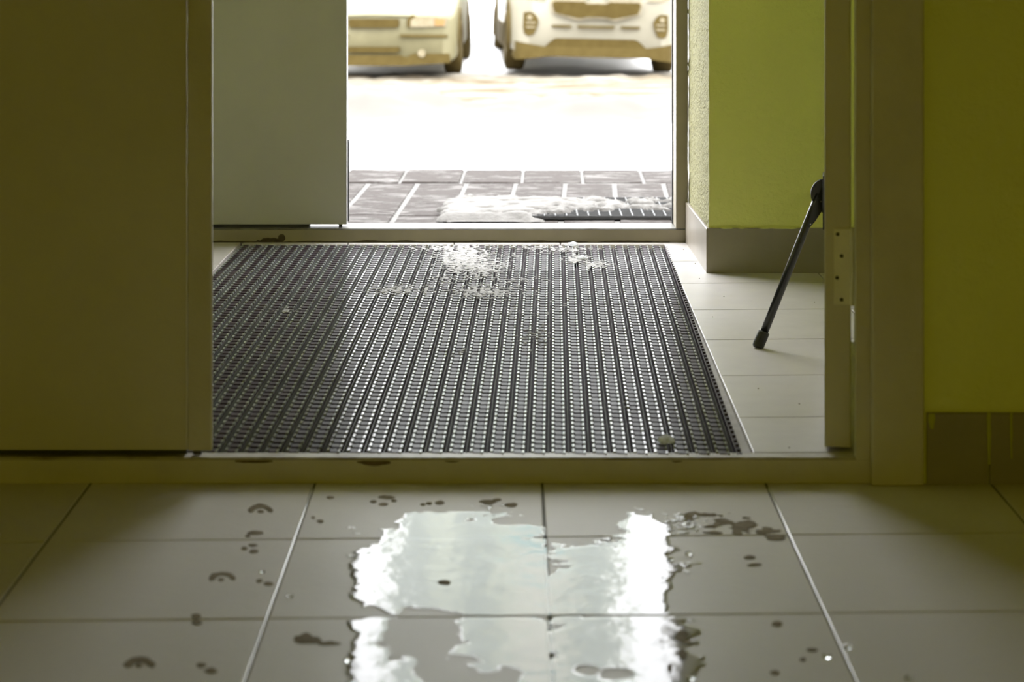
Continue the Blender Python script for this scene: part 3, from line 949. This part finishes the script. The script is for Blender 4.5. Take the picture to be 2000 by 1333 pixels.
# ================================================================== PORCH MAT
pm = empty('porch_mat', (-0.20, 7.865, PZ + .002))
tag(pm, 'dark rubber doormat half buried in snow outside the sill', 'mat')
box('base', 0, 0.86, 0, 0.54, 0.0, 0.006, M['rubber'], pm, 0.001)
L = []
for k in range(23):
    L.append((k * .039, k * .039 + .006, 0, .54, .006, .014, 0))
for k in range(15):
    L.append((0, .86, k * .0385, k * .0385 + .006, .006, .0135, 0))
V, Fc, MI = boxes_mesh(L, .001)
new_obj('grid_ribs', V, Fc, M['rubber'], pm)
def psnow(u, v):
    x, y = pix(u, v, PZ)
    cover = 0.95 - (x - 880) / 420 * 0.75
    e = min((u + 0.24) * 6, 1.0) * 1.0
    near = max(0, (y - 414) / 10) * min(1, max(0, (x - 1000) / 160)) * 0.9
    far = max(0, (400 - y) / 7)
    left = max(0, (895 - x) / 30)
    return cover - near - far - left + 0.9 * fbm(u, v * 1.0, 15, 3, 4) - 0.18
V, Fc = field_mesh(psnow, -0.27, 0.64, 7.80, 8.42, 0.010, lambda u, v, h: (u, v, PZ + h * min(1, max(.12, (v - 7.80) / .055))), 0.016, 0.5, 0.013)
M['porch_snow'] = mat('dirty_snow', (0.088, 0.084, 0.077), 0.8, (0.125, 0.12, 0.112), 18, bmp=0.002, bscale=60, spec=0.12)
tag(new_obj('snow_patch', V, Fc, M['porch_snow'], smooth=True), 'patch of trodden snow lying over the porch doormat', 'snow', kind='stuff')

# ================================================================== CARS
M['white_paint'] = mat('white_car_paint', (0.215, 0.20, 0.155), 0.35, (0.195, 0.18, 0.135), 4, spec=0.2)
M['grey_paint'] = mat('hazy_dusty_paint', (0.122, 0.110, 0.060), 0.5, (0.145, 0.13, 0.072), 5, spec=0.25)  # dirty grey paint, olive cast put in for warm haze
M['trim'] = mat('haze_tan_plastic', (0.056, 0.039, 0.0095), 0.8, (0.070, 0.050, 0.014), 9, spec=0.12)  # tan tone stands in for warm haze over black plastic
M['trim2'] = mat('haze_tan_grille', (0.046, 0.031, 0.0065), 0.8, (0.058, 0.041, 0.010), 12, spec=0.12)  # dark grille with the same haze painted into its colour
M['lens'] = mat('clear_lamp_lens', (0.15, 0.125, 0.07), 0.35, (0.2, 0.17, 0.11), 20)
M['amber'] = mat('amber_lens', (0.20, 0.11, 0.03), 0.4)
M['tyre'] = mat('tyre_rubber', (0.045, 0.030, 0.007), 0.9, (0.06, 0.044, 0.014), 20, spec=0.12)  # black rubber warmed to tan for the same painted haze
M['rim'] = mat('alloy_rim', (0.2, 0.185, 0.14), 0.4, metal=0.0)
M['glass'] = mat('car_glass', (0.02, 0.025, 0.028), 0.06)

def loft(name, rings, m, parent, smooth=True, sub=0):
    n = len(rings[0])
    V = [p for r in rings for p in r]
    Fc = []
    for i in range(len(rings) - 1):
        for k in range(n):
            Fc.append((i * n + k, (i + 1) * n + k, (i + 1) * n + (k + 1) % n, i * n + (k + 1) % n))
    Fc.append(tuple(range(n)))
    Fc.append(tuple((len(rings) - 1) * n + k for k in range(n))[::-1])
    o = new_obj(name, V, Fc, m, parent, smooth=smooth)
    return o

def ring(y, hw, zb, zt, rt, rb, bulge):
    """cross section: rounded box; bulge pushes the flanks back in y"""
    pts = []
    def add(x, z): pts.append((x, y + bulge * (x / 0.93) ** 2, z))
    for k in range(5):
        a = R(270 + 22.5 * k); add(hw - rb + rb * math.cos(a), zb + rb + rb * math.sin(a))
    for k in range(5):
        a = R(22.5 * k); add(hw - rt + rt * math.cos(a), zt - rt + rt * math.sin(a))
    for f in (0.5, 0.0, -0.5):
        add((hw - rt) * f, zt + 0.02 * (1 - abs(f)))
    for k in range(5):
        a = R(90 + 22.5 * k); add(-hw + rt + rt * math.cos(a), zt - rt + rt * math.sin(a))
    for k in range(5):
        a = R(180 + 22.5 * k); add(-hw + rb + rb * math.cos(a), zb + rb + rb * math.sin(a))
    for f in (-0.5, 0.0, 0.5):
        add((hw - rb) * f, zb)
    return pts

def front_patch(name, outline, fy, th, m, parent, proud=0.012, mirror=False):
    """a raised panel that follows the curve of the nose: columns between the lower and upper outline"""
    pts = [(-x, z) for x, z in outline] if mirror else list(outline)
    x0, x1 = min(x for x, z in pts), max(x for x, z in pts)
    ns = max(2, int((x1 - x0) / 0.03))
    e = 1e-4
    xs_ = sorted(set([x0 + e + (x1 - x0 - 2 * e) * k / ns for k in range(ns + 1)] + [min(max(x, x0 + e), x1 - e) for x, z in pts]))
    V, Fc = [], []
    for x in xs_:
        zs = []
        for i in range(len(pts)):
            (xa, za), (xb, zb_) = pts[i], pts[(i + 1) % len(pts)]
            if (xa - x) * (xb - x) <= 0 and xa != xb:
                zs.append(za + (x - xa) / (xb - xa) * (zb_ - za))
        lo, hi = min(zs), max(zs)
        y = fy(x)
        V += [(x, y - proud, lo), (x, y - proud, hi), (x, y - proud + th, hi), (x, y - proud + th, lo)]
    for k in range(len(xs_) - 1):
        q = 4 * k
        for i in range(4):
            j = (i + 1) % 4
            Fc.append((q + i, q + 4 + i, q + 4 + j, q + j))
    q = 4 * (len(xs_) - 1)
    Fc += [(0, 1, 2, 3), (q + 3, q + 2, q + 1, q)]
    return new_obj(name, V, Fc, m, parent)

def nose(prof, hw, bul):
    pr_ = [(hw * p_[1], p_[0]) for p_ in prof if p_[0] < 0.5]
    def fy(x):
        a = abs(x); e = 0.0
        for (w0, y0), (w1, y1) in zip(pr_, pr_[1:]):
            if a > w0:
                e = y0 + (min(a, w1) - w0) / max(1e-6, w1 - w0) * (y1 - y0)
        return e + bul * (x / .93) ** 2
    return fy

def inset(outline, s):
    cx = sum(x for x, z in outline) / len(outline); cz = sum(z for x, z in outline) / len(outline)
    return [(cx + (x - cx) * (1 - s), cz + (z - cz) * (1 - s * 2.2)) for x, z in outline]

def wheel(parent, x, y, r, wd, drop, hw, arch):
    # dark arch trim round the wheel well
    s = 1 if x > 0 else -1
    V, Fc = [], []
    n = 18
    for k in range(n + 1):
        a = R(-8 + 196 * k / n)
        for rr, xx in ((arch - .06, hw - .02), (arch - .06, hw + .018), (arch, hw + .014), (arch, hw - .02)):
            V.append((s * xx, y + rr * math.cos(a), r + rr * math.sin(a)))
    for k in range(n):
        for i in range(4):
            q, j = 4 * k + i, 4 * k + (i + 1) % 4
            Fc.append((q, q + 4, j + 4, j))
    ar = new_obj('wheel_arch', V, Fc, M['trim'], parent)
    V = [(s * (hw + .006), y, r)] + [(s * (hw + .006), y + (arch - .05) * math.cos(R(-14 + 208 * k / n)), r + (arch - .05) * math.sin(R(-14 + 208 * k / n))) for k in range(n + 1)]
    new_obj('shade_disc', V, [(0, k + 1, k + 2) for k in range(n)], M['tyre'], ar)  # flat dark disc stands in for the shaded wheel hollow
    def lathe(prof, n=28):
        V, Fc = [], []
        for k in range(n):
            a = 2 * math.pi * k / n
            for (xx, rr) in prof:
                V.append((x + xx, y + rr * math.cos(a), r - drop + rr * math.sin(a)))
        m_ = len(prof)
        for k in range(n):
            for i in range(m_ - 1):
                Fc.append((k * m_ + i, k * m_ + i + 1, ((k + 1) % n) * m_ + i + 1, ((k + 1) % n) * m_ + i))
        return V, Fc
    h = wd / 2
    V, Fc = lathe([(-h, r * .66), (-h * 1.05, r * .8), (-h * .9, r * .95), (-h * .6, r), (h * .6, r), (h * .9, r * .95), (h * 1.05, r * .8), (h, r * .66), (-h, r * .66)])
    t_ = new_obj('wheel', V, Fc, M['tyre'], parent, smooth=True)
    s = 1 if x > 0 else -1
    V, Fc = lathe([(s * h * .9, r * .66), (s * h * .55, r * .60), (s * h * .5, r * .18), (s * h * .75, r * .12), (s * h * .75, 0.001)])
    rim = new_obj('rim', V, Fc, M['rim'], t_, smooth=True)
    return t_

def car_body(root, L, hw, zb, prof, roof, paint, bul):
    """prof: list of (y, hwscale, zbottom, ztop); roof: list of (y, hw, z)"""
    rings = [ring(y, hw * s, b, t_, 0.07 if y < .12 else .09, 0.05, bul * max(0, 1 - y / 1.2)) for (y, s, b, t_) in prof]
    body = loft('body', rings, paint, root)
    rr = []
    for (y, w0, w1, z0, z1) in roof:
        rr.append([(-w0, y, z0), (w0, y, z0), (w1, y, z1), (w1 * .8, y, z1 + .03), (-w1 * .8, y, z1 + .03), (-w1, y, z1)])
    loft('cabin', rr, M['glass'], root, smooth=False)
    return body

# ---- white crossover
suv = empty('car', (0.915, 24.55, GZ - 0.028))
suv.rotation_euler = (0, R(1.4), R(3.2))
tag(suv, 'white crossover car with a wide dark grille parked facing the door', 'car', 'parked cars across the street')
bul = 0.08
prof = [(0.0, .80, .20, .84), (0.03, .90, .19, .87), (0.12, .965, .19, .92), (0.30, .985, .20, .98), (0.8, 1.0, .22, 1.05), (1.2, 1.0, .24, 1.09),
        (2.4, 1.0, .24, 1.10), (3.6, 1.0, .24, 1.12), (4.1, .98, .26, 1.10), (4.38, .92, .30, 1.0), (4.44, .85, .34, .95)]
car_body(suv, 4.44, 0.925, .2, prof, [(1.15, .78, .70, 1.02, 1.10), (1.95, .80, .62, 1.05, 1.56), (2.6, .80, .64, 1.05, 1.62), (3.6, .80, .62, 1.05, 1.58), (4.2, .78, .70, 1.02, 1.10)], M['white_paint'], bul)
fy_suv = nose(prof, .925, bul)
half = [(0, .785), (.11, .782), (.15, .812), (.47, .812), (.50, .80), (.512, .775), (.49, .668), (.46, .645), (.21, .583), (.17, .585), (.11, .603), (0, .605)]
gout = half + [(-x, z) for x, z in half[::-1] if x > 0]
def slightly(o, k, dz): return [(x * k, .69 + (z - .69) * dz) for x, z in o]
gfr = front_patch('grille_frame', gout, fy_suv, .05, M['lens'], suv, .016)
front_patch('grille_mesh', slightly(gout, .955, .80), fy_suv, .03, M['trim2'], gfr, .026)
fog = [(.80, .655), (.73, .662), (.685, .645), (.648, .60), (.635, .555), (.655, .48), (.69, .41), (.75, .398), (.79, .42), (.805, .50)]
for mir in (False, True):
    f_ = front_patch('fog_lamp', fog, fy_suv, .06, M['trim'], suv, .016, mir)
    s = -1 if mir else 1
    for zz in (.535, .485):
        front_patch('lamp_bar', [(.67, zz), (.77, zz), (.77, zz + .016), (.67, zz + .016)], fy_suv, .01, M['lens'], f_, .024, mir)
    V, Fc = tube([(s * .735, fy_suv(.735) - .03, .60), (s * .735, fy_suv(.735), .60)], .028, 14)
    new_obj('lamp_lens', V, Fc, M['lens'], f_)
    head = [(.56, .80), (.60, .84), (.80, .90), (.86, .90), (.85, .85), (.74, .80)]
    front_patch('headlight', head, fy_suv, .08, M['lens'], suv, .010, mir)
for (a, b) in ((-.485, -.275), (-.205, .205), (.275, .485)):
    front_patch('air_slot', [(a, .500), (b, .500), (b, .524), (a, .524)], fy_suv, .03, M['trim'], suv, .010)
front_patch('lower_intake', [(-.565, .275), (.565, .275), (.505, .335), (.455, .372), (.42, .378), (-.42, .378), (-.455, .372), (-.505, .335)], fy_suv, .05, M['trim2'], suv, .014)
front_patch('bumper_skirt', [(-.90, .335), (-.74, .31), (-.58, .285), (.58, .285), (.74, .31), (.90, .335), (.905, .16), (.88, .13), (.70, .15), (.55, .175), (-.55, .175), (-.70, .15), (-.88, .13), (-.905, .16)], fy_suv, .12, M['trim'], suv, .022)
for s in (-1, 1):
    box('side_cladding', s * .93 - .012, s * .93 + .012, .45, 4.2, .20, .46, M['trim'], suv, .005)
    box('wing_mirror', s * 1.0 - .11, s * 1.0 + .11, 1.35, 1.50, 1.02, 1.18, M['white_paint'], suv, .04, 3)
    wheel(suv, s * .845, .86, .345, .225, .03, .925, .45)
    wheel(suv, s * .845, 3.53, .345, .225, .03, .925, .45)
V, Fc = tube([(0, -.012, .80), (0, .01, .80)], .05, 20)
for i in range(len(V)): V[i] = Vector((V[i].x * 1.6, V[i].y, .80 + (V[i].z - .80) * .8))
new_obj('badge', V, Fc, M['rim'], suv)

# ---- grey saloon
sed = empty('car', (-1.50, 24.2, GZ + 0.008), R(-1.0))
tag(sed, 'haze-tinted dusty grey saloon car with amber indicator parked left of the white crossover', 'car', 'parked cars across the street')
prof = [(0.0, .84, .12, .60), (0.03, .92, .11, .62), (0.12, .97, .11, .655), (0.30, .99, .13, .71), (0.7, 1.0, .18, .79), (1.1, 1.0, .18, .86),
        (2.3, 1.0, .18, .90), (3.5, 1.0, .2, .92), (4.0, .98, .22, .92), (4.15, .92, .26, .85)]
car_body(sed, 4.15, 0.90, .12, prof, [(1.1, .70, .64, .80, .88), (1.9, .74, .54, .84, 1.34), (2.5, .74, .56, .84, 1.38), (3.1, .74, .54, .84, 1.33), (3.7, .70, .62, .82, .90)], M['grey_paint'], .06)
fy_sed = nose(prof, .90, .06)
gg = front_patch('grille', [(-.27, .485), (.25, .485), (.275, .50), (.28, .57), (.25, .578), (-.25, .578), (-.28, .57)], fy_sed, .05, M['trim2'], sed, .012)
front_patch('lower_grille', [(-.27, .215), (.25, .215), (.285, .235), (.28, .275), (-.28, .275), (-.285, .235)], fy_sed, .05, M['trim2'], sed, .014)
front_patch('valance', [(-.82, .20), (-.35, .16), (-.28, .185), (.28, .185), (.35, .16), (.42, .20), (.82, .20), (.83, .10), (.3, .07), (-.3, .07), (-.83, .10)], fy_sed, .08, M['trim'], sed, .014)
for mir in (False, True):
    s = -1 if mir else 1
    front_patch('bumper_moulding', [(.285, .385), (.80, .375), (.80, .405), (.285, .410)], fy_sed, .04, M['trim'], sed, .016, mir)
    hl = front_patch('headlight', [(.40, .49), (.78, .495), (.80, .59), (.46, .605), (.40, .56)], fy_sed, .06, M['lens'], sed, .012, mir)
    front_patch('indicator', [(.66, .503), (.765, .505), (.775, .575), (.66, .58)], fy_sed, .01, M['amber'], hl, .022, mir)
    front_patch('lamp_surround', [(.36, .49), (.40, .49), (.40, .56), (.46, .605), (.42, .625), (.36, .58)], fy_sed, .03, M['trim'], sed, .010, mir)
    V, Fc = tube([(s * .52, fy_sed(.52) - .03, .205), (s * .52, fy_sed(.52) + .02, .205)], .042, 16)
    new_obj('fog_lamp', V, Fc, M['lens'], sed)
    box('wing_mirror', s * .93 - .10, s * .93 + .10, 1.35, 1.46, .86, 1.0, M['trim'], sed, .03, 3)
    wheel(sed, s * .83, .80, .315, .19, .07, .90, .36)
    wheel(sed, s * .83, 3.35, .315, .19, .07, .90, .36)

# ================================================================== tower block across the yard (mirrored in the wet floor)
M['block'] = mat('tower_panel', (0.60, 0.63, 0.55), 0.85, (0.53, 0.56, 0.485), .2)
M['block2'] = mat('tower_panel_pale', (0.78, 0.75, 0.70), 0.85)
M['pane'] = mat('tower_window', (0.30, 0.34, 0.35), 0.2)
M['blue'] = mat('blue_balcony', (0.12, 0.38, 0.45), 0.7)
tb = empty('apartment_block', (0, 100, GZ))
tag(tb, 'tall grey green apartment block mirrored in the wet hall floor', 'building')
box('facade', -5.6, 5.0, 0, 12, 0, 44, M['block'], tb)
for k in range(15):
    z = 3 + 2.8 * k
    for x in (-4.4, -1.6, 3.6):
        wn = box('window', x - .8, x + .8, -.06, .02, z, z + 1.5, M['pane'], tb)
    bl = box('balcony', 0.0, 2.4, -.9, 0, z - .6, z + .5, M['block2'] if k % 4 else M['blue'], tb)
